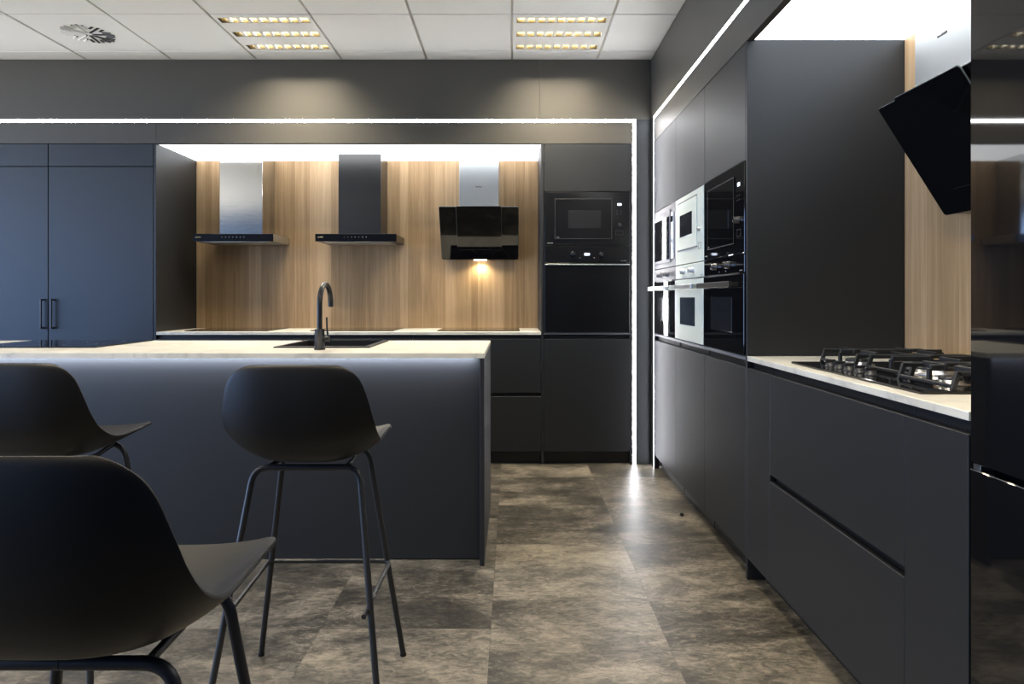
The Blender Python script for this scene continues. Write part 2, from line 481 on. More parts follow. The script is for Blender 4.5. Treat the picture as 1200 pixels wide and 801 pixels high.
struct(B(FR, FR + .03, 4.642, 4.666, .0, 2.225, bev=.0008).build('trim_9', 'lam'))
# closing panel of the far left of the back run, and the end of the right run
struct(B(XL, -3.975, FB, FB + .03, 0, 2.236, bev=.0008).build('trim_10', 'lam'))
struct(B(FR, WR + .015, .60, .63, 0, H, bev=.0008).build('trim_11', 'lam'))

mb = MB()
mb.box(XL, .8640, FB + .003, FB + .018, LZ0, LZ1, bev=0)
mb.box(.8425, .8640, FB + .003, FB + .018, 0, LZ0, bev=0)
tag(mb.build('led_strip', 'led'), 'white LED light line along the back bulkhead, turning down beside the black oven tower', 'light strip', 'LED light lines')
mb = MB()
mb.box(FR + .003, FR + .018, .61, 4.686, LZ0, LZ1, bev=0)
mb.box(FR + .003, FR + .018, 4.666, 4.686, 0, LZ0, bev=0)
tag(mb.build('led_strip', 'led'), 'white LED light line along the right bulkhead above the wall of ovens', 'light strip', 'LED light lines')

# ------------------------------------------------------------------ niches: wood panels and luminous ceilings
tag(B(-2.482, .2036, WB, WB + .012, 0, 2.30, bev=0).build('wood_panel', 'wood'), 'oak veneer wall panel behind the three hoods on the back wall', 'wall panel', 'oak wall panels')
tag(B(WR, WR + .012, .86, 2.816, 0, 2.30, bev=0).build('wood_panel', 'wood'), 'oak veneer wall panel behind the gas hob in the right alcove', 'wall panel', 'oak wall panels')
t = thing('light_panel', 'glowing white ceiling panel above the three hoods of the back alcove', 'light panel', (-1.14, 5.08, 2.236), 0, 'luminous alcove ceilings')
B(-1.341, 1.342, -.280, .291, 0, .012, bev=0).build('diffuser', 'panel', t)
B(-1.341, 1.342, -.280, .291, .0125, .03, bev=0).build('housing', 'wall', t)
t = thing('light_panel', 'glowing white ceiling panel above the gas hob in the right alcove', 'light panel', (1.3, 1.8, 2.225), 0, 'luminous alcove ceilings')
B(-.299, .319, -1.165, 1.015, 0, .012, bev=0).build('diffuser', 'panel', t)
B(-.299, .319, -1.165, 1.015, .0125, .03, bev=0).build('housing', 'wall', t)

# ------------------------------------------------------------------ cabinets
PZ = .09           # underside of doors
DT = .873          # top of the base doors
def bar_handle(mb, x, y, z0, z1):
    mb.box(x - .006, x + .006, y - .034, y - .022, z0, z1, bev=.001)
    mb.box(x - .006, x + .006, y - .024, y, z0, z0 + .012, bev=.001)
    mb.box(x - .006, x + .006, y - .024, y, z1 - .012, z1, bev=.001)

# tall two-door cabinet at far left of the back run
x0, x1, xm = -3.972, -2.482, -3.235
t = thing('tall_cabinet', 'tall charcoal two-door cabinet with black bar handles left of the back alcove', 'cabinet', ((x0 + x1) / 2, FB, 0))
o = -(x0 + x1) / 2
B(x0 + o + .002, x1 + o - .02, .022, .60, PZ, 2.232).build('carcass', 'lam', t)
B(x1 + o - .018, x1 + o, 0, .612, 0, 2.234).build('side_panel', 'lam', t)
B(x0 + o + .002, x1 + o - .02, .05, .07, 0, PZ).build('plinth', 'plinth', t)
for a, b_, hx in ((x0, xm - .0015, xm - .033), (xm + .0015, x1 - .021, xm + .038)):
    B(a + o + .002, b_ + o, 0, .02, 2.078, 2.232).build('flap_door', 'lam', t)
    d = B(a + o + .002, b_ + o, 0, .02, PZ, 2.073).build('door', 'lam', t)
    h = MB(); bar_handle(h, hx + o, 0, .945, 1.153); h.build('handle', 'bmetal', d)

# base drawer units of the back run
W = (.2036 + 2.482) / 3
for k, nm in enumerate(('left-hand', 'middle', 'right-hand')):
    a = -2.482 + k * W
    lab = ['charcoal two-drawer base cabinet under the stainless hood, beside the tall cabinet',
           'charcoal two-drawer base cabinet under the black chimney hood',
           'charcoal two-drawer base cabinet beside the black oven tower'][k]
    t = thing('drawer_cabinet', lab, 'cabinet', (a + W / 2, FB, 0), 0, 'drawer cabinets of the back run')
    hw = W / 2
    B(-hw + .001, hw - .001, .024, .60, PZ, CT - .022).build('carcass', 'lamd', t)
    B(-hw + .0015, hw - .0015, 0, .02, .498, DT).build('drawer_front', 'lam', t)
    B(-hw + .0015, hw - .0015, 0, .02, PZ, .472).build('drawer_front', 'lam', t)
    B(-hw + .001, hw - .001, .05, .07, 0, PZ).build('plinth', 'plinth', t)
B_ = MB()

# worktops
def slab(mb, x0, x1, y0, y1, z0, z1, hole=None):
    if hole is None:
        return mb.box(x0, x1, y0, y1, z0, z1, bev=.001)
    hx0, hx1, hy0, hy1 = hole
    xs, ys = [x0, hx0, hx1, x1], [y0, hy0, hy1, y1]
    vt = [[mb.bm.verts.new((x, y, z1)) for y in ys] for x in xs]
    vb = [[mb.bm.verts.new((x, y, z0)) for y in ys] for x in xs]
    for i in range(3):
        for j in range(3):
            if i == 1 and j == 1: continue
            mb.bm.faces.new((vt[i][j], vt[i + 1][j], vt[i + 1][j + 1], vt[i][j + 1]))
            mb.bm.faces.new((vb[i][j], vb[i][j + 1], vb[i + 1][j + 1], vb[i + 1][j]))
    for i in range(3):
        mb.bm.faces.new((vt[i][0], vb[i][0], vb[i + 1][0], vt[i + 1][0]))
        mb.bm.faces.new((vt[i][3], vt[i + 1][3], vb[i + 1][3], vb[i][3]))
        mb.bm.faces.new((vt[0][i], vt[0][i + 1], vb[0][i + 1], vb[0][i]))
        mb.bm.faces.new((vt[3][i], vb[3][i], vb[3][i + 1], vt[3][i + 1]))
    a, b2, c, d = (1, 1), (2, 1), (2, 2), (1, 2)
    for p, q in ((a, b2), (b2, c), (c, d), (d, a)):
        mb.bm.faces.new((vt[p[0]][p[1]], vt[q[0]][q[1]], vb[q[0]][q[1]], vb[p[0]][p[1]]))
    return mb
tag(slab(MB(), -2.481, .2026, FB, WB - .001, CT - .02, CT).build('worktop', 'marble'), 'pale marble worktop of the back run under the three hoods', 'worktop', 'marble worktops')
tag(slab(MB(), FR, WR - .001, 1.450, 2.815, CT - .02, CT).build('worktop', 'marble'), 'pale marble worktop on the right, carrying the gas hob', 'worktop', 'marble worktops')
IX0, IX1, IY0, IY1 = -3.25, -.12, 2.96, 3.83
tag(slab(MB(), IX0, IX1, IY0, IY1, CT - .021, CT, hole=(-1.12, -.70, 3.29, 3.75)).build('worktop', 'marble'), 'pale marble island worktop with the black sink and tap', 'worktop', 'marble worktops')

# island carcass
t = thing('kitchen_island', 'long charcoal kitchen island behind the bar stools', 'island', ((IX0 + IX1) / 2, (IY0 + IY1) / 2, 0))
cx, cy = (IX0 + IX1) / 2, (IY0 + IY1) / 2
zt = CT - .0225
B(IX0 - cx + .02, IX1 - cx - .02, IY0 - cy + .070, IY0 - cy + .088, .004, zt).build('front_panel', 'lam', t)
B(IX1 - cx - .0195, IX1 - cx, IY0 - cy, IY1 - cy, 0, zt).build('side_panel', 'lam', t)
B(IX0 - cx, IX0 - cx + .0195, IY0 - cy, IY1 - cy, 0, zt).build('side_panel', 'lam', t)
B(IX0 - cx + .02, IX1 - cx - .02, IY1 - cy - .03, IY1 - cy - .01, PZ, DT).build('back_panel', 'lam', t)
B(IX0 - cx + .02, IX1 - cx - .02, IY1 - cy - .09, IY1 - cy - .07, 0, PZ).build('plinth', 'plinth', t)
B(IX0 - cx + .02, IX1 - cx - .02, IY1 - cy - .06, IY1 - cy - .032, .5, zt).build('inner_panel', 'lamd', t)

# housing for built-in appliances: local frame, front at y=0, opening to -y
def housing(t, w, z_top, z_a, z_b, depth, side=.018, left_full=True, right_full=True, s_out=0.0):
    hw = w / 2
    for s, full in ((-1, left_full), (1, right_full)):
        a, b_ = (-hw, -hw + side) if s < 0 else (hw - side, hw)
        B(a, b_, s_out if full else .022, depth, 0 if full else PZ, z_top).build('side_panel', 'lam', t)
    B(-hw + side, hw - side, depth - .012, depth - .002, PZ, z_top - .002).build('rear_board', 'lamd', t)
    B(-hw + side, hw - side, .022, depth - .014, z_a + .002, z_a + .016).build('shelf', 'lamd', t)
    B(-hw + side, hw - side, .022, depth - .014, z_b - .020, z_b - .004).build('shelf', 'lamd', t)
    B(-hw + side, hw - side, .05, .07, 0, PZ).build('plinth', 'plinth', t)
    B(-hw + side, hw - side, .026, .036, DT - .02, z_b - .022).build('grip_rail', 'lamd', t)
    B(-hw + side, hw - side, 0, .022, z_b - .017, z_b - .003, bev=.001).build('edge_strip', 'edge', t)

# appliances (local frame: front plane y=0 faces -y, origin at bottom centre)
def marks(mb, x0, x1, z, h, y, n, mat=0):
    """an illegibly small printed mark: a row of short strokes"""
    w = (x1 - x0) / n
    for i in range(n):
        hh = h * random.choice((.7, 1.0, .85))
        mb.box(x0 + i * w, x0 + i * w + w * .62, y - .0008, y + .0002, z, z + hh, bev=0, mat=mat)

def outline(mb, x0, x1, z0, z1, y, w=.003, mat=0):
    mb.box(x0, x1, y - .001, y, z0, z0 + w, bev=0, mat=mat); mb.box(x0, x1, y - .001, y, z1 - w, z1, bev=0, mat=mat)
    mb.box(x0, x0 + w, y - .001, y, z0 + w, z1 - w, bev=0, mat=mat); mb.box(x1 - w, x1, y - .001, y, z0 + w, z1 - w, bev=0, mat=mat)

def knob(parent, x, z, r, mat, y=-.004, length=.022):
    mb = MB()
    mb.lathe([(r * 1.12, 0), (r * 1.12, .004), (r, .005), (r * .92, length), (r * .8, length + .002)], seg=28, origin=(x, y, z), axis='Y')
    mb.box(x - .0015, x + .0015, y - length - .0035, y - length - .001, z, z + r * .75, bev=0)
    return mb.build('knob', mat, parent)

def microwave(label, style, loc, rz, w, h, sheen=True):
    t = thing('microwave_oven', label, 'microwave', loc, rz, 'built-in microwaves')
    hw = w / 2
    face = {'black': 'blackenamel', 'white': 'white', 'steel': 'asteel'}[style]
    B(-hw + .022, hw - .022, .025, .40, .022, h - .004).build('casing', 'lamd', t)
    B(-hw + .001, hw - .001, -.004, .018, .001, h - .001, bev=.002).build('front_frame', face if sheen or style != 'black' else 'bglass', t)
    cx = hw - .125                                   # control column starts here
    fy = -.004
    if style == 'steel':
        d = B(-hw + .035, cx + .015, fy - .006, fy, .03, h - .035, bev=.002).build('door', 'asteel', t)
        B(-hw + .055, cx + .0, fy - .0085, fy - .0065, .05, h - .075, bev=.0008).build('door_window', 'bglass', d)
        c = B(cx + .03, hw - .03, fy - .004, fy, .05, h - .055, bev=.001).build('control_panel', 'satin', t)
        B(cx + .04, hw - .045, fy - .0055, fy - .004, h - .115, h - .08, bev=0).build('display', 'bglass', c)
        mb = MB()
        for i in range(5):
            for j in range(3):
                mb.box(cx + .036 + j * .018, cx + .048 + j * .018, fy - .006, fy - .0045, .105 + i * .026, .119 + i * .026, bev=.0005)
        mb.build('key_pad', 'alu', c)
        mb = MB(); marks(mb, -hw + .06, -hw + .12, .036, .008, fy - .006, 6); mb.build('logo_print', 'mark', d)
    elif style == 'white':
        d = B(-hw + .06, cx + .005, fy - .004, fy, .085, h - .035, bev=.0015).build('door', 'white', t)
        B(-hw + .125, cx - .085, fy - .0055, fy - .004, .155, h - .105, bev=.0006).build('door_window', 'wingl', d)
        mb = MB(); mb.box(-hw + .065, cx, fy - .0045, fy + .001, .078, .084, bev=0); mb.box(-hw + .065, cx, fy - .0045, fy + .001, h - .034, h - .030, bev=0)
        mb.build('door_groove', 'grey', d)
        knob(t, hw - .075, .165, .010, 'satin', fy, .014)
        mb = MB(); outline(mb, hw - .10, hw - .05, .065, .10, fy, .003); mb.build('release_button', 'grey', t)
    else:
        d = B(-hw + .075, cx - .002, fy - .004, fy, .05, h - .05, bev=.0015).build('door', 'satinblack' if sheen else 'bglass', t)
        mb = MB(); outline(mb, -hw + .072, cx + .001, .047, h - .047, fy - .0036, .0035); mb.build('door_edge', 'grey', d)
        B(-hw + .165, cx - .075, fy - .0052, fy - .004, .12, h - .13, bev=.0006).build('door_window', 'winsatin' if sheen else 'bglass', d)
        B(hw - .085, hw - .058, fy - .0012, fy, h - .095, h - .080, bev=0).build('display', 'disp', t)
        mb = MB()
        for i in range(2):
            for j in range(2): mb.box(hw - .092 + j * .026, hw - .084 + j * .026, fy - .0012, fy, h - .136 - i * .02, h - .132 - i * .02, bev=0)
        mb.build('logo_print', 'grey', t)
        knob(t, hw - .072, .145, .014, 'darksteel', fy)
        mb = MB(); outline(mb, hw - .098, hw - .046, .075, .105, fy, .002); mb.build('release_button', 'grey', t)
        mb = MB(); marks(mb, -hw + .02, -hw + .06, .016, .006, fy, 7); marks(mb, -hw + .085, -hw + .105, .056, .005, fy - .004, 4)
        mb.build('logo_print', 'mark', t)
    return t

def oven(label, style, loc, rz, w, h, panel_h, bar=True):
    t = thing('built_in_oven', label, 'oven', loc, rz, 'built-in ovens')
    hw = w / 2
    face = {'black': 'blackenamel', 'white': 'white', 'steel': 'asteel'}[style]
    B(-hw + .022, hw - .022, .025, .50, .004, h - .022).build('casing', 'lamd', t)
    fy = -.004
    zp = h - panel_h
    p = B(-hw + .001, hw - .001, fy, .02, zp, h - .001, bev=.002).build('control_panel', 'bglass' if bar and style == 'black' else face, t)
    d = B(-hw + .001, hw - .001, fy - .003, .018, .002, zp - .006, bev=.002).build('door', {'black': 'bglass' if bar else 'satinblack', 'steel': 'bglass', 'white': 'white'}[style], t)
    zk = zp + panel_h * .5
    for s in (-1, 1):
        knob(t, s * w * (.165 if style != 'steel' else .2), zk, .0155, {'black': 'darksteel', 'white': 'satin', 'steel': 'asteel'}[style], fy, .024)
    B(-.018, .018, fy - .0012, fy, zk - .009, zk + .007, bev=0).build('display', 'disp' if not bar else 'bglass', p)
    mb = MB()
    for s in (-1, 1): mb.box(s * .05 - .003, s * .05 + .003, fy - .0012, fy, zk - .028, zk - .024, bev=0)
    marks(mb, hw - .06, hw - .025, zp + .008, .004, fy, 6)
    mb.build('logo_print', 'grey' if style == 'white' else 'mark', p)
    if bar:
        B(-hw + .07, hw - .07, fy - .002, fy + .004, zp - .0058, zp - .0002, bev=0).build('vent_slot', 'grey', t)
        zh = zp - .062
        hm = 'satin' if style == 'steel' else 'satin' if style == 'white' else 'bmetal'
        mb = MB()
        mb.box(-hw + .045, hw - .045, fy - .052, fy - .040, zh, zh + .026, bev=.0015)
        for s in (-1, 1): mb.box(s * (hw - .075) - .008, s * (hw - .075) + .008, fy - .041, fy - .003, zh + .004, zh + .022, bev=.001)
        if style == 'black':
            mb.box(-hw + .044, hw - .044, fy - .0535, fy - .052, zh + .001, zh + .0022, bev=0, mat=1)
            mb.box(-hw + .044, hw - .044, fy - .0535, fy - .052, zh + .0238, zh + .025, bev=0, mat=1)
            mb.box(hw - .0455, hw - .044, fy - .0535, fy - .052, zh + .004, zh + .022, bev=0, mat=1)
        mb.build('handle', [hm, 'alu'], d)
        win = 'winblue' if style == 'white' else 'wingl'
        B(-hw + .125, hw - .155, fy - .0042, fy - .003, .09, zp - .105, bev=.001).build('door_window', win, d)
    else:
        B(-hw + .004, hw - .004, fy - .010, fy - .003, zp - .021, zp - .013, bev=.0008).build('handle_lip', 'satin', d)
        B(-hw + .10, hw - .10, fy - .0042, fy - .003, .07, zp - .09, bev=.001).build('door_window', 'satinblack', d)
    return t

# oven tower of the back run
TX0, TX1 = .2040, .8420
tw, tc = TX1 - TX0, (TX0 + TX1) / 2
OB, MBOT, MTOP = .921, 1.523, 1.898
t = thing('oven_cabinet', 'tall charcoal cabinet housing the black microwave and oven, right of the back alcove', 'cabinet', (tc, FB, 0))
housing(t, tw, 2.234, MTOP, OB, .61, side=.019)
B(-tw / 2 + .0205, tw / 2 - .0135, 0, .02, MTOP + .004, 2.232).build('flap_door', 'lam', t)
B(-tw / 2 + .0205, tw / 2 - .0205, 0, .02, PZ, DT).build('door', 'lam', t)
microwave('black built-in microwave in the tower on the back wall', 'black', (tc, FB, MBOT), 0, .594, MTOP - MBOT)
oven('black full-height built-in oven below the microwave in the back tower', 'black', (tc, FB, OB), 0, .594, MBOT - OB - .002, .112, bar=False)

# right bank: three oven cabinets, local -y -> world -x
RZ = -math.pi / 2
ROB, RMB, RMT = .921, 1.349, 1.733
cols = [(2.834, 3.436, 'black', 'nearest the camera, ending in a broad side panel'), (3.436, 4.040, 'white', 'middle one of the right-hand wall'), (4.040, 4.640, 'steel', 'far one beside the corner light line')]
txt = {'black': ('tall charcoal cabinet with the black oven pair, next to the right alcove', 'black built-in microwave on the right wall, next to the hob alcove', 'black compact oven with bar handle on the right wall, next to the hob alcove'),
       'white': ('tall charcoal cabinet with the white oven pair, middle of the right wall', 'white built-in microwave on the right wall', 'white compact oven with blue-tinted window on the right wall'),
       'steel': ('tall charcoal cabinet with the stainless oven pair, beside the corner light line', 'stainless steel built-in microwave beside the corner light line', 'stainless and black glass compact oven beside the corner light line')}
for y0, y1, st, _ in cols:
    w, c = y1 - y0, (y0 + y1) / 2
    t = thing('oven_cabinet', txt[st][0], 'cabinet', (FR, c, 0), RZ, 'oven cabinets of the right wall')
    housing(t, w, 2.223, RMT, ROB, .60, side=.004, left_full=False, right_full=False)
    B(-w / 2 + .0015, w / 2 - .0015, 0, .02, RMT + .003, 2.2215).build('flap_door', 'lam', t)
    B(-w / 2 + .0015, w / 2 - .0015, 0, .02, PZ, DT).build('door', 'lam', t)
    if st == 'black':
        B(w / 2 + .0005, w / 2 + .018, 0, .648, 0, 2.223).build('end_panel', 'lam', t)
    microwave(txt[st][1], st, (FR, c, RMB), RZ, .596, RMT - RMB, False)
    oven(txt[st][2], st, (FR, c, ROB), RZ, .596, RMB - ROB - .002, .078)

# right base run under the gas hob
def base_unit(y0, y1, kind, label):
    w, c = y1 - y0, (y0 + y1) / 2
    t = thing('drawer_cabinet' if kind == 'drawers' else 'base_cabinet', label, 'cabinet', (FR, c, 0), RZ, 'base cabinets of the right run')
    hw = w / 2
    B(-hw + .001, hw - .001, .026, .62, PZ, CT - .0225).build('carcass', 'lamd', t)
    B(-hw + .001, hw - .001, .075, .09, 0, PZ).build('plinth', 'plinth', t)
    if kind == 'drawers':
        B(-hw + .001, hw - .001, 0, .02, .498, DT).build('drawer_front', 'lam', t)
        B(-hw + .001, hw - .001, 0, .02, PZ, .472).build('drawer_front', 'lam', t)
    else:
        B(-hw + .001, hw - .001, 0, .02, PZ, DT).build('door', 'lam', t)
base_unit(2.568, 2.815, 'door', 'narrow charcoal base cabinet between the oven wall and the wide drawers')
base_unit(1.688, 2.568, 'drawers', 'wide charcoal two-drawer cabinet under the gas hob')
base_unit(1.450, 1.688, 'door', 'narrow charcoal base cabinet next to the black refrigerator')

# refrigerator
t = thing('refrigerator', 'glossy black glass refrigerator at the right edge, mirroring the room', 'refrigerator', (FR, 1.445 - .36, 0), RZ)
B(-.358, .358, .045, .63, .03, 2.05, bev=.003).build('body', 'blackenamel', t)
d = B(-.36, .36, 0, .04, .816, 2.06, bev=.002).build('upper_door', 'fglass', t)
d = B(-.36, .36, 0, .04, .06, .803, bev=.002).build('lower_door', 'fglass', t)
B(-.36, .36, .0005, .003, .8005, .8028, bev=0).build('door_edge', 'satin', d)
B(-.357, -.335, .004, .035, .8035, .8155, bev=.001).build('hinge', 'alu', t)
for sx in (-.3, .3):
    MB().cyl((sx, .1, 0), (sx, .1, .032), .02).build('foot', 'bmetal', t)

# ------------------------------------------------------------------ range hoods (local frame: wall at y=0, room towards -y)
def t_hood(label, mats, x, cx0, cx1, bx0, bx1):
    t = thing('range_hood', label, 'range hood', (x, WB - .0005, 1.575), 0, 'hoods of the back alcove')
    ch, body = mats
    z0 = 1.575
    mb = MB(); mb.box(cx0 - x, cx1 - x, -.266, 0, .0535, 2.234 - z0, bev=.0015)
    c = mb.build('chimney', ch, t)
    B(bx0 - x, bx1 - x, -.360, 0, .0, .053, bev=.0015).build('canopy', body, t)
    g_ = B(bx0 - x - .001, bx1 - x + .001, -.368, -.3605, -.001, .054, bev=.001).build('control_glass', 'bglass', t)
    mb = MB()
    marks(mb, bx0 - x + .018, bx0 - x + .058, .026, .009, -.368, 7)
    mb.build('logo_print', 'gold', g_)
    mb = MB()
    for i in range(7):
        xx = bx0 - x + .21 + i * .027
        mb.box(xx, xx + .004, -.3685, -.3678, .028, .032, bev=0)
    mb.build('touch_icon_row', 'mark', g_)
    B(bx0 - x + .05, bx1 - x - .05, -.33, -.03, -.004, .0, bev=.001).build('filter', 'satin', t)
    return t
t_hood('stainless steel chimney hood with black glass front on the oak wall', ('steel', 'hoodsteel' if 'hoodsteel' in M else 'satin'), -2.045, -2.187, -1.866, -2.339, -1.753)
t_hood('black chimney hood, middle one on the oak wall', ('hoodblack', 'hoodblack'), -1.142, -1.298, -.981, -1.442, -.849)

def rrect(x0, x1, z0, z1, r, n=5):
    out = []
    for cx, cz, a0 in ((x1 - r, z1 - r, 0), (x0 + r, z1 - r, 90), (x0 + r, z0 + r, 180), (x1 - r, z0 + r, 270)):
        for i in range(n + 1):
            a = R(a0 + 90 * i / n)
            out.append((cx + r * math.cos(a), cz + r * math.sin(a)))
    return out

def angled_hood(label, loc, rz, lamp):
    t = thing('range_hood', label, 'range hood', loc, rz, 'hoods of the back alcove' if rz == 0 else None)
    zb, zt = 1.455, 1.835                 # bottom and top of the glass
    yb, yt = -.075, -.315
    ln = math.hypot(zt - zb, yb - yt)
    ang = math.atan2(yb - yt, zt - zb)    # lean of the top into the room
    mt = Matrix.Translation((0, yb, zb)) @ Matrix.Rotation(ang, 4, 'X')
    B(-.147, .147, -.270, 0, 1.790, 2.224, bev=.0015).build('chimney', 'satin', t)
    # wedge body between wall and glass
    mb = MB()
    P = []
    for s in (-.27, .27):
        P.append([mb.bm.verts.new(v) for v in ((s, yb + .012, zb + .004), (s, 0, zb + .004), (s, 0, 1.787), (s, -.255, 1.787), (s, yb + .012 - (1.775 - zb) * math.tan(ang), 1.775))])
    for i in range(5):
        mb.bm.faces.new((P[0][i], P[0][(i + 1) % 5], P[1][(i + 1) % 5], P[1][i]))
    mb.bm.faces.new(P[0]); mb.bm.faces.new(P[1][::-1])
    mb.build('body', 'blackenamel', t)
    mb = MB(); mb.plate(rrect(-.297, .297, 0, ln, .012), .006, mt)
    g1 = mb.build('outer_glass', ['bglass', 'edgeglint'], t)
    mb = MB(); mb.plate(rrect(-.170, .170, ln * .21, ln + .010, .014), .006, mt @ Matrix.Translation((0, -.013, 0)))
    g2 = mb.build('front_glass', ['bglass', 'edgeglint'], t)
    mb = MB(); mb.plate([(-.15, ln * .25), (.15, ln * .25), (.15, ln * .97), (-.15, ln * .97)], .0065, mt @ Matrix.Translation((0, -.0068, 0)), bev=0)
    mb.build('spacer', ['lamd', 'lamd'], g2)
    mb = MB(); marks(mb, -.025, .025, 1.985, .008, -.270, 8); mb.build('logo_print', 'grey', t)
    if lamp:
        B(-.05, .05, -.062, -.022, zb - .003, zb + .003, bev=0).build('lamp', 'bulb', t)
    return t
angled_hood('black slanted glass hood with steel chimney and lit lamp on the oak wall', (-.247, WB - .0005, 0), 0, True)
angled_hood('black slanted glass hood with steel chimney above the gas hob', (WR - .0005, 2.14, 0), RZ, False)

# ------------------------------------------------------------------ hobs
def induction(label, x0, x1, y0, y1, z, zones):
    cx, cy = (x0 + x1) / 2, (y0 + y1) / 2
    t = thing('induction_hob', label, 'hob', (cx, cy, z), 0, 'induction hobs')
    B(x0 - cx, x1 - cx, y0 - cy, y1 - cy, .0003, .006, bev=.0015).build('glass_top', 'hobglass', t)
    mb = MB()
    for px, py, r in zones:
        n = 40
        for i in range(n):
            a0, a1 = 2 * math.pi * i / n, 2 * math.pi * (i + 1) / n
            mb.poly([(px + r * math.cos(a0), py + r * math.sin(a0), .0063), (px + r * math.cos(a1), py + r * math.sin(a1), .0063),
                     (px + (r - .002) * math.cos(a1), py + (r - .002) * math.sin(a1), .0063), (px + (r - .002) * math.cos(a0), py + (r - .002) * math.sin(a0), .0063)])
    mb.build('cooking_zone_print', 'grey', t)
    return t
ZN = [(-.14, -.10, .09), (-.14, .12, .075), (.14, -.10, .075), (.14, .12, .09)]
induction('black glass induction hob under the stainless chimney hood', -2.335, -1.740, 4.865, 5.325, CT, ZN)
induction('black glass induction hob under the black chimney hood', -1.440, -.845, 4.865, 5.325, CT, ZN)
induction('black glass induction hob under the slanted glass hood', -.535, .055, 4.865, 5.325, CT, ZN)
induction('black glass induction hob on the left part of the island', -2.625, -1.995, 3.268, 3.790, CT, ZN)

# gas hob: local frame, -y towards the room, x across
gx, gy = 1.275, 2.100
t = thing('gas_hob', 'black glass gas hob with cast iron grates on the right worktop', 'hob', (gx, gy, CT), RZ)
B(-.395, .395, -.255, .255, .0003, .008, bev=.002).build('glass_top', 'hobglass', t)
for i in range(5):
    xk = -.215 + i * .065
    mb = MB(); mb.lathe([(.018, .008), (.018, .011), (.0155, .012), (.0145, .021), (.013, .0225)], seg=24, origin=(xk, -.195, 0))
    mb.box(xk - .0035, xk + .0035, -.195 - .017, -.195 + .017, .021, .032, bev=.001)
    mb.build('knob', 'iron', t)
burn = [(-.265, .12, .036), (-.265, -.075, .045), (0, .03, .060), (.265, .12, .045), (.265, -.095, .032)]
for bx_, by_, r in burn:
    mb = MB(); mb.lathe([(r * 1.15, .008), (r * 1.15, .012), (r * .95, .013), (r * .95, .020), (r * .9, .022)], seg=32, origin=(bx_, by_, 0))
    bo = mb.build('burner', 'alu', t)
    mb = MB(); mb.lathe([(r * .92, .0225), (r * .92, .028), (r * .8, .031)], seg=32, origin=(bx_, by_, 0)); mb.build('burner_cap', 'bmetal', bo)
def grate(cx, hw, y0, y1, spots):
    mb = MB()
    z0, z1, s = .044, .056, .0055
    for xx in (cx - hw, cx + hw):
        mb.box(xx - s, xx + s, y0 + .012, y1 - .012, z0, z1, bev=.0022)
        for yy, d in ((y0, 1), (y1, -1)):          # legs leaning out to the feet
            a = [(xx - s, yy - s, .0085), (xx + s, yy - s, .0085), (xx + s, yy + s, .0085), (xx - s, yy + s, .0085)]
            e = yy + d * .014
            c = [(xx - s, e - s, z1 - .001), (xx + s, e - s, z1 - .001), (xx + s, e + s, z1 - .001), (xx - s, e + s, z1 - .001)]
            A = [mb.bm.verts.new(v) for v in a]; C = [mb.bm.verts.new(v) for v in c]
            for k in range(4): mb.bm.faces.new((A[k], A[(k + 1) % 4], C[(k + 1) % 4], C[k]))
            mb.bm.faces.new(A[::-1]); mb.bm.faces.new(C)
    for yy in (y0 + .003, y1 - .003):              # low ties between the feet
        mb.box(cx - hw, cx + hw, yy - .005, yy + .005, .013, .023, bev=.002)
    ym = (y0 + y1) / 2
    if len(spots) > 1: mb.box(cx - hw, cx + hw, ym - s, ym + s, z0, z1, bev=.002)
    for px, py in spots:
        for dx, dy in ((1, 0), (-1, 0), (0, 1), (0, -1)):
            if dx:
                a, b2 = sorted((px + dx * .020, cx + dx * hw)); mb.box(a, b2, py - .0055, py + .0055, z0 + .002, z1 + .006, bev=.002)
            else:
                e = (y1 if dy > 0 else y0) if len(spots) == 1 else (ym if (ym - py) * dy > 0 else (y1 if dy > 0 else y0))
                if e in (y0, y1): e -= dy * .012
                a, b2 = sorted((py + dy * .020, e)); mb.box(px - .0055, px + .0055, a, b2, z0 + .002, z1 + .006, bev=.002)
                if e not in (ym,): mb.box(px - s, px + s, e - s, e + s, .020, z0 + .008, bev=.001)
    return mb.build('grate', 'iron', t)
grate(-.262, .118, -.150, .225, [(-.265, .12), (-.265, -.075)])
grate(0, .118, -.120, .225, [(0, .03)])
grate(.262, .118, -.165, .225, [(.265, .12), (.265, -.095)])

# ------------------------------------------------------------------ sink and tap on the island
sx0, sx1, sy0, sy1 = -1.142, -.682, 3.268, 3.772
cx, cy = (sx0 + sx1) / 2, (sy0 + sy1) / 2
t = thing('sink', 'black inset sink in the island worktop beside the tap', 'sink', (cx, cy, CT), 0)
mb = MB()
o1 = [(sx0, sy0), (sx1, sy0), (sx1, sy1), (sx0, sy1)]
i1 = [(sx0 + .026, sy0 + .026), (sx1 - .026, sy0 + .026), (sx1 - .026, sy1 - .026), (sx0 + .026, sy1 - .026)]
i2 = [(sx0 + .05, sy0 + .05), (sx1 - .05, sy0 + .05), (sx1 - .05, sy1 - .05), (sx0 + .05, sy1 - .05)]
def ring(pts, z): return [mb.bm.verts.new((x - cx, y - cy, z)) for x, y in pts]
rs = [ring(o1, .0003), ring(o1, .006), ring(i1, .007), ring(i1, -.02), ring(i2, -.18)]
for a, c in zip(rs, rs[1:]):
    for i in range(4):
        mb.bm.faces.new((a[i], a[(i + 1) % 4], c[(i + 1) % 4], c[i]))
mb.bm.faces.new(rs[-1])
mb.build('bowl', 'sink', t, recalc=False)
MB().lathe([(.045, -.179), (.045, -.176), (.03, -.1765)], seg=28).build('drain', 'chrome', t)

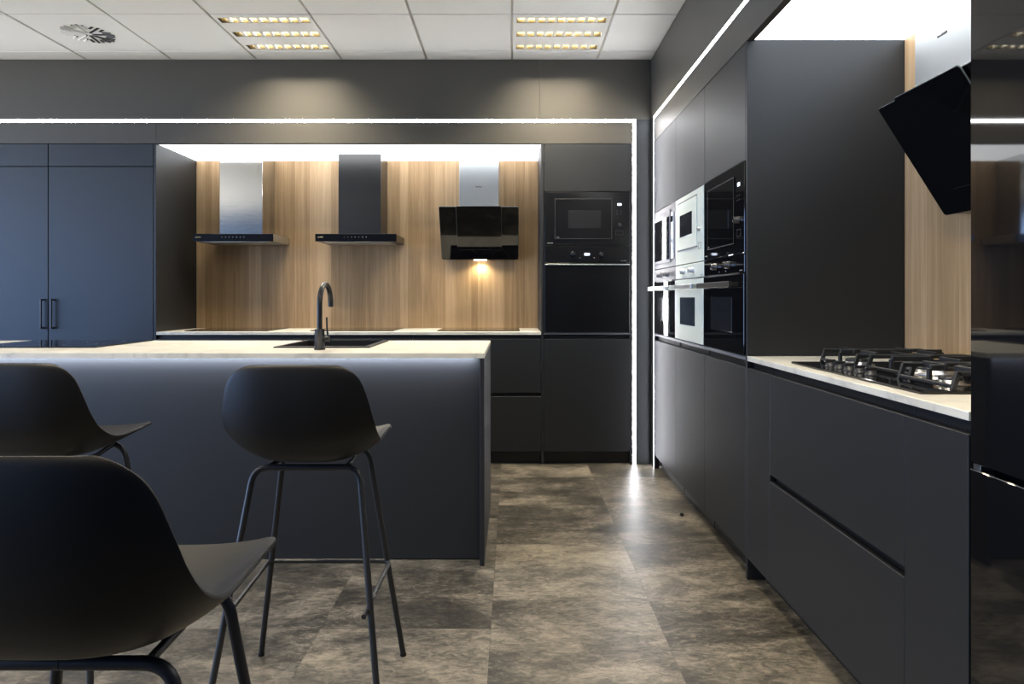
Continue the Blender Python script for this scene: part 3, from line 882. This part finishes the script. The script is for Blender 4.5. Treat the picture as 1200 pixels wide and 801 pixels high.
tx, ty = -.891, 3.162
t = thing('kitchen_tap', 'matt black high-arc kitchen tap on the island', 'tap', (tx, ty, CT), 0)
MB().lathe([(.026, .0005), (.026, .006), (.0225, .008), (.0225, .093), (.021, .096)], seg=32).build('base', 'tap', t)
pts = [(0, 0, .092), (0, 0, .206)]
rad = .098
for i in range(1, 20):
    a = math.pi * i / 20 * 1.02
    pts.append((0, rad - rad * math.cos(a), .206 + rad * math.sin(a)))
pts.append((0, rad * 2 + .001, .196))
MB().tube(pts, .0125, seg=20).build('spout', 'tap', t)
mb = MB(); mb.cyl((.018, .0, .052), (.045, .0, .052), .0125, seg=20)
hd = mb.build('lever_hub', 'tap', t)
MB().tube([(.0385, 0, .060), (.034, 0, .10), (.0325, 0, .150)], .0042, seg=10).build('lever', 'tap', hd)

# ------------------------------------------------------------------ bar stools (local: faces +y, origin on floor)
def catmull(P, n):
    P = np.array(P, float)
    out = []
    m = len(P)
    for k in range(n):
        u = k / (n - 1) * (m - 1)
        i = min(int(u), m - 2); f = u - i
        p0 = P[i - 1] if i > 0 else 2 * P[0] - P[1]
        p1, p2 = P[i], P[i + 1]
        p3 = P[i + 2] if i + 2 < m else 2 * P[-1] - P[-2]
        out.append(.5 * (2 * p1 + (p2 - p0) * f + (2 * p0 - 5 * p1 + 4 * p2 - p3) * f * f + (3 * p1 - p0 - 3 * p2 + p3) * f ** 3))
    return out

#         yc     zc     yr     zr     w
ST = [(-.194, .980, -.186, .979, .112),
      (-.1975, .975, -.184, .970, .143),
      (-.200, .962, -.180, .955, .165),
      (-.202, .938, -.174, .930, .180),
      (-.202, .895, -.163, .885, .193),
      (-.196, .840, -.146, .838, .202),
      (-.180, .782, -.114, .797, .206),
      (-.138, .730, -.060, .767, .204),
      (-.065, .702, .000, .752, .196),
      (.030, .699, .070, .748, .190),
      (.110, .712, .130, .750, .191),
      (.165, .729, .172, .754, .195),
      (.190, .738, .190, .756, .192),
      (.197, .7405, .196, .754, .176)]
def shell_mesh():
    nu, nv = 44, 29
    S = catmull(ST, nu)
    bm = bmesh.new()
    rows = []
    for s in S:
        yc, zc, yr, zr, w = s
        row = []
        for k in range(nv):
            v = -1 + 2 * k / (nv - 1)
            f = abs(v) ** 3.2
            row.append(bm.verts.new((w * v, yc + (yr - yc) * f, zc + (zr - zc) * f)))
        rows.append(row)
    for a, c in zip(rows, rows[1:]):
        for k in range(nv - 1):
            f = bm.faces.new((a[k], a[k + 1], c[k + 1], c[k])); f.smooth = True
    bmesh.ops.recalc_face_normals(bm, faces=bm.faces)
    # make normals point to the sitter's side (up)
    up = sum((f.normal.z for f in bm.faces if abs(f.normal.z) > .5))
    if up < 0: bmesh.ops.reverse_faces(bm, faces=bm.faces)
    me = bpy.data.meshes.new('seat_shell'); bm.to_mesh(me); bm.free()
    me.materials.append(M['shell'])
    return me

def make_stool(label, loc):
    t = thing('bar_stool', label, 'bar stool', loc, 0, 'bar stools at the island')
    me = shell_mesh()
    o = bpy.data.objects.new('seat_shell', me); COL.objects.link(o); o.parent = t
    md = o.modifiers.new('thick', 'SOLIDIFY'); md.thickness = .008; md.offset = -1
    md = o.modifiers.new('round', 'BEVEL'); md.width = .0025; md.segments = 2; md.limit_method = 'ANGLE'; md.angle_limit = R(50)
    r = .0092
    legs = [((1, -.205, .236), (-.070, .6805, .150)), ((-1, -.205, .236), (-.070, .6805, .150)),
            ((1, .207, .231), (.132, .694, .132)), ((-1, .207, .231), (.132, .694, .132))]
    for (s, yf, xf), (yt, zt, xt) in legs:
        mb = MB()
        mb.tube([(s * xf, yf, .004), (s * xt, yt, zt), (s * .0005, yt, zt)], r, seg=14, bend=.045)
        lg = mb.build('leg', 'bmetal', t)
        MB().cyl((s * xf, yf, 0), (s * xf, yf, .008), r * 1.12, seg=14).build('foot_cap', 'lamd', lg)
    for s in (-1, 1):
        MB().tube([(s * .112, -.070, .6805), (s * .108, .03, .679), (s * .105, .132, .694)], .007, seg=10).build('side_rail', 'bmetal', t)
    # footrest: outside the front legs, ending inside the rear legs
    zf, zr_ = .320, .305
    MB().tube([(-.186, -.178, zr_), (-.194, .172, zf), (.194, .172, zf), (.186, -.178, zr_)], .0068, seg=12, bend=.022).build('footrest', 'bmetal', t)
    return t
st = make_stool('black shell bar stool nearest the tap end of the island, its back to us', (-.585, 2.015, 0))
dup(st, (-1.385, 2.065, 0), R(0), 'black shell bar stool at the island further left, cut by the picture edge')
dup(st, (-.596, .975, 0), R(0), 'black shell bar stool closest to the camera, lower left corner')

# ------------------------------------------------------------------ ceiling lights and vent
def ceiling_light(label, loc):
    t = thing('ceiling_light', label, 'ceiling light', loc, 0, 'recessed louvre ceiling lights')
    xs = .268; slots = [(-.250, -.178), (-.034, .038), (.186, .258)]
    mb = MB()
    e = .2895
    edges = [-.293] + [v for a in slots for v in a] + [.293]
    for i in range(0, len(edges) - 1, 2):
        mb.box(-e, e, edges[i], edges[i + 1], 0, .014, bev=.001)
    for a, b_ in slots:
        mb.box(-e, -xs, a, b_, 0, .014, bev=0); mb.box(xs, e, a, b_, 0, .014, bev=0)
    mb.build('cover_plate', 'tile', t)
    for a, b_ in slots:
        mid = (a + b_) / 2
        mb = MB()
        for z0, z1, s0, s1 in ((.0, .05, 1.0, .92),):
            hy = (b_ - a) / 2
            A = [(-xs, a, z0), (xs, a, z0), (xs, b_, z0), (-xs, b_, z0)]
            Bq = [(-xs, mid - hy * s1, z1), (xs, mid - hy * s1, z1), (xs, mid + hy * s1, z1), (-xs, mid + hy * s1, z1)]
            for i in range(4):
                mb.poly([A[i], A[(i + 1) % 4], Bq[(i + 1) % 4], Bq[i]])
            mb.poly(Bq)
        rf = mb.build('reflector', 'reflector', t, recalc=False)
        n = 9
        for i in range(n):
            x = -xs + (i + .5) * 2 * xs / n - xs / n
            if i == 0: continue
            mb = MB()
            V = [(x - .0105, .002), (x + .0105, .002), (x + .002, .027), (x - .002, .027)]
            A = [mb.bm.verts.new((px, a + .001, pz)) for px, pz in V]; C = [mb.bm.verts.new((px, b_ - .001, pz)) for px, pz in V]
            for k in range(4): mb.bm.faces.new((A[k], A[(k + 1) % 4], C[(k + 1) % 4], C[k]))
            mb.bm.faces.new(A); mb.bm.faces.new(C[::-1])
            mb.build('louvre_blade', 'blade', rf)
        MB().cyl((-xs + .01, mid, .0385), (xs - .01, mid, .0385), .008, seg=12).build('tube', 'tube', t)
        ld = bpy.data.lights.new('tube_light', 'AREA'); ld.shape = 'RECTANGLE'; ld.size = .5; ld.size_y = .05
        ld.energy = 5.2; ld.color = (1.0, .87, .66); ld.spread = R(128)
        lo = bpy.data.objects.new('tube_light', ld); COL.objects.link(lo); lo.parent = t; lo.location = (0, mid, -.003)
    return t
L0 = ceiling_light('recessed three-slot ceiling light above the stainless hood', (-2.5 * CW, 4.3, H))
dup(L0, (.5 * CW, 4.3, H), 0, 'recessed three-slot ceiling light near the corner, above the oven tower')
for k, (x, y) in enumerate(lights_at[2:]):
    dup(L0, (x, y, H), 0, 'recessed three-slot ceiling light in the row above the stools, outside the picture')

t = thing('ceiling_vent', 'white square ceiling air vent with radial swirl slots', 'vent', (vent_at[0], vent_at[1], H), 0)
B(-.2895, .2895, -.293, .293, .002, .016, bev=.002).build('cover_plate', 'tile', t)
mb, mw = MB(), MB()
slots_ = []
for i in range(8):
    a = 2 * math.pi * i / 8 + .12
    slots_.append((a, 0, .022, .155))
    for off in (-.030, .030): slots_.append((a, off, .092, .146))
for a, off, r0, r1 in slots_:
    d, q = Vector((math.cos(a), math.sin(a), 0)), Vector((-math.sin(a), math.cos(a), 0))
    hw = .0085
    c = q * off
    mb.poly([(p.x, p.y, .0012) for p in (c + d * r0 - q * hw, c + d * r1 - q * hw, c + d * r1 + q * hw, c + d * r0 + q * hw)])  # flat dark faces painted in for the shade inside the slots
    b0, b1 = c + d * r0 + q * hw, c + d * r1 + q * hw      # deflector blade, opening to one side
    mw.poly([(b0.x, b0.y, .001), (b1.x, b1.y, .001), (b1.x - q.x * .006, b1.y - q.y * .006, -.0065), (b0.x - q.x * .006, b0.y - q.y * .006, -.0065)])
mb.build('slot_shade', 'dark', t, recalc=False)
mw.build('deflector_blade', 'tile', t, recalc=False)

# small dark rubber stop lying on the floor
tag(MB().lathe([(.009, .0005), (.011, .004), (.010, .013), (.006, .016)], seg=18, origin=(.905, 3.64, 0)).build('rubber_stop', 'bmetal'), 'tiny dark stop on the floor by the right-hand cabinets', 'stop')

# ------------------------------------------------------------------ light
w = bpy.data.worlds.new('sky_and_added_ground'); sc.world = w; w.use_nodes = True
nt = w.node_tree; bg = nt.nodes['Background']
tc = N(nt, 'ShaderNodeTexCoord'); sp = N(nt, 'ShaderNodeSeparateXYZ')
nt.links.new(tc.outputs['Generated'], sp.inputs[0])
rp = ramp(nt, [(0.0, (1.0, 0.93, 0.82)), (0.36, (1.0, 0.95, 0.86)), (0.44, (0.38, 0.54, 0.86)), (0.52, (0.38, 0.57, 0.96)), (0.75, (0.30, 0.50, 0.95)), (1.0, (0.16, 0.36, 0.9))])  # lower stops: bright warm ground, added to light the ceiling from below
mr = N(nt, 'ShaderNodeMapRange'); mr.inputs['From Min'].default_value = -1; mr.inputs['From Max'].default_value = 1
nt.links.new(sp.outputs['Z'], mr.inputs['Value']); nt.links.new(mr.outputs['Result'], rp.inputs['Fac'])
nt.links.new(rp.outputs['Color'], bg.inputs['Color'])
bg.inputs['Strength'].default_value = 5.4

def portal(loc, rot, sx, sy):
    ld = bpy.data.lights.new('window_portal', 'AREA'); ld.shape = 'RECTANGLE'; ld.size = sx; ld.size_y = sy
    ld.cycles.is_portal = True
    o = bpy.data.objects.new('window_portal', ld); COL.objects.link(o); o.location = loc; o.rotation_euler = rot
portal((XL - .04, .65, 1.425), (0, R(-90), 0), 2.25, 7.1)

def spot(loc, rot, energy, col, size, blend):
    ld = bpy.data.lights.new('hood_spot', 'SPOT'); ld.energy = energy; ld.color = col; ld.spot_size = R(size); ld.spot_blend = blend; ld.shadow_soft_size = .015
    o = bpy.data.objects.new('hood_spot', ld); COL.objects.link(o); o.location = loc; o.rotation_euler = rot
spot((-.247, WB - .048, 1.447), (0, 0, 0), 3.2, (1, .86, .62), 150, .8)

# light line fixed under the overhang of the island worktop
ld = bpy.data.lights.new('island_under_light', 'AREA'); ld.shape = 'RECTANGLE'; ld.size = 3.05; ld.size_y = .012; ld.energy = 7; ld.color = (.86, .90, 1.0)
o = bpy.data.objects.new('island_under_light', ld); COL.objects.link(o); o.location = ((IX0 + IX1) / 2, IY0 + .035, CT - .024); o.rotation_euler = (R(18), 0, 0)

# ------------------------------------------------------------------ camera
cam = bpy.data.cameras.new('camera')
cam.sensor_width = 36; cam.lens = 24.0
cam.shift_y = -(400.5 - 348) / 1200
cam.clip_start = .02; cam.clip_end = 60
co = bpy.data.objects.new('camera', cam); COL.objects.link(co)
co.location = (0, 0, EYE); co.rotation_euler = (R(90), 0, 0)
sc.camera = co

sc.view_settings.view_transform = 'Standard'
sc.view_settings.look = 'None'
sc.view_settings.exposure = 0.93
sc.view_settings.gamma = 0.93
sc.cycles.max_bounces = 8
sc.cycles.diffuse_bounces = 4
sc.cycles.glossy_bounces = 5
sc.cycles.sample_clamp_indirect = 10
sc.cycles.use_denoising = True
sc.cycles.caustics_reflective = False
sc.cycles.caustics_refractive = False
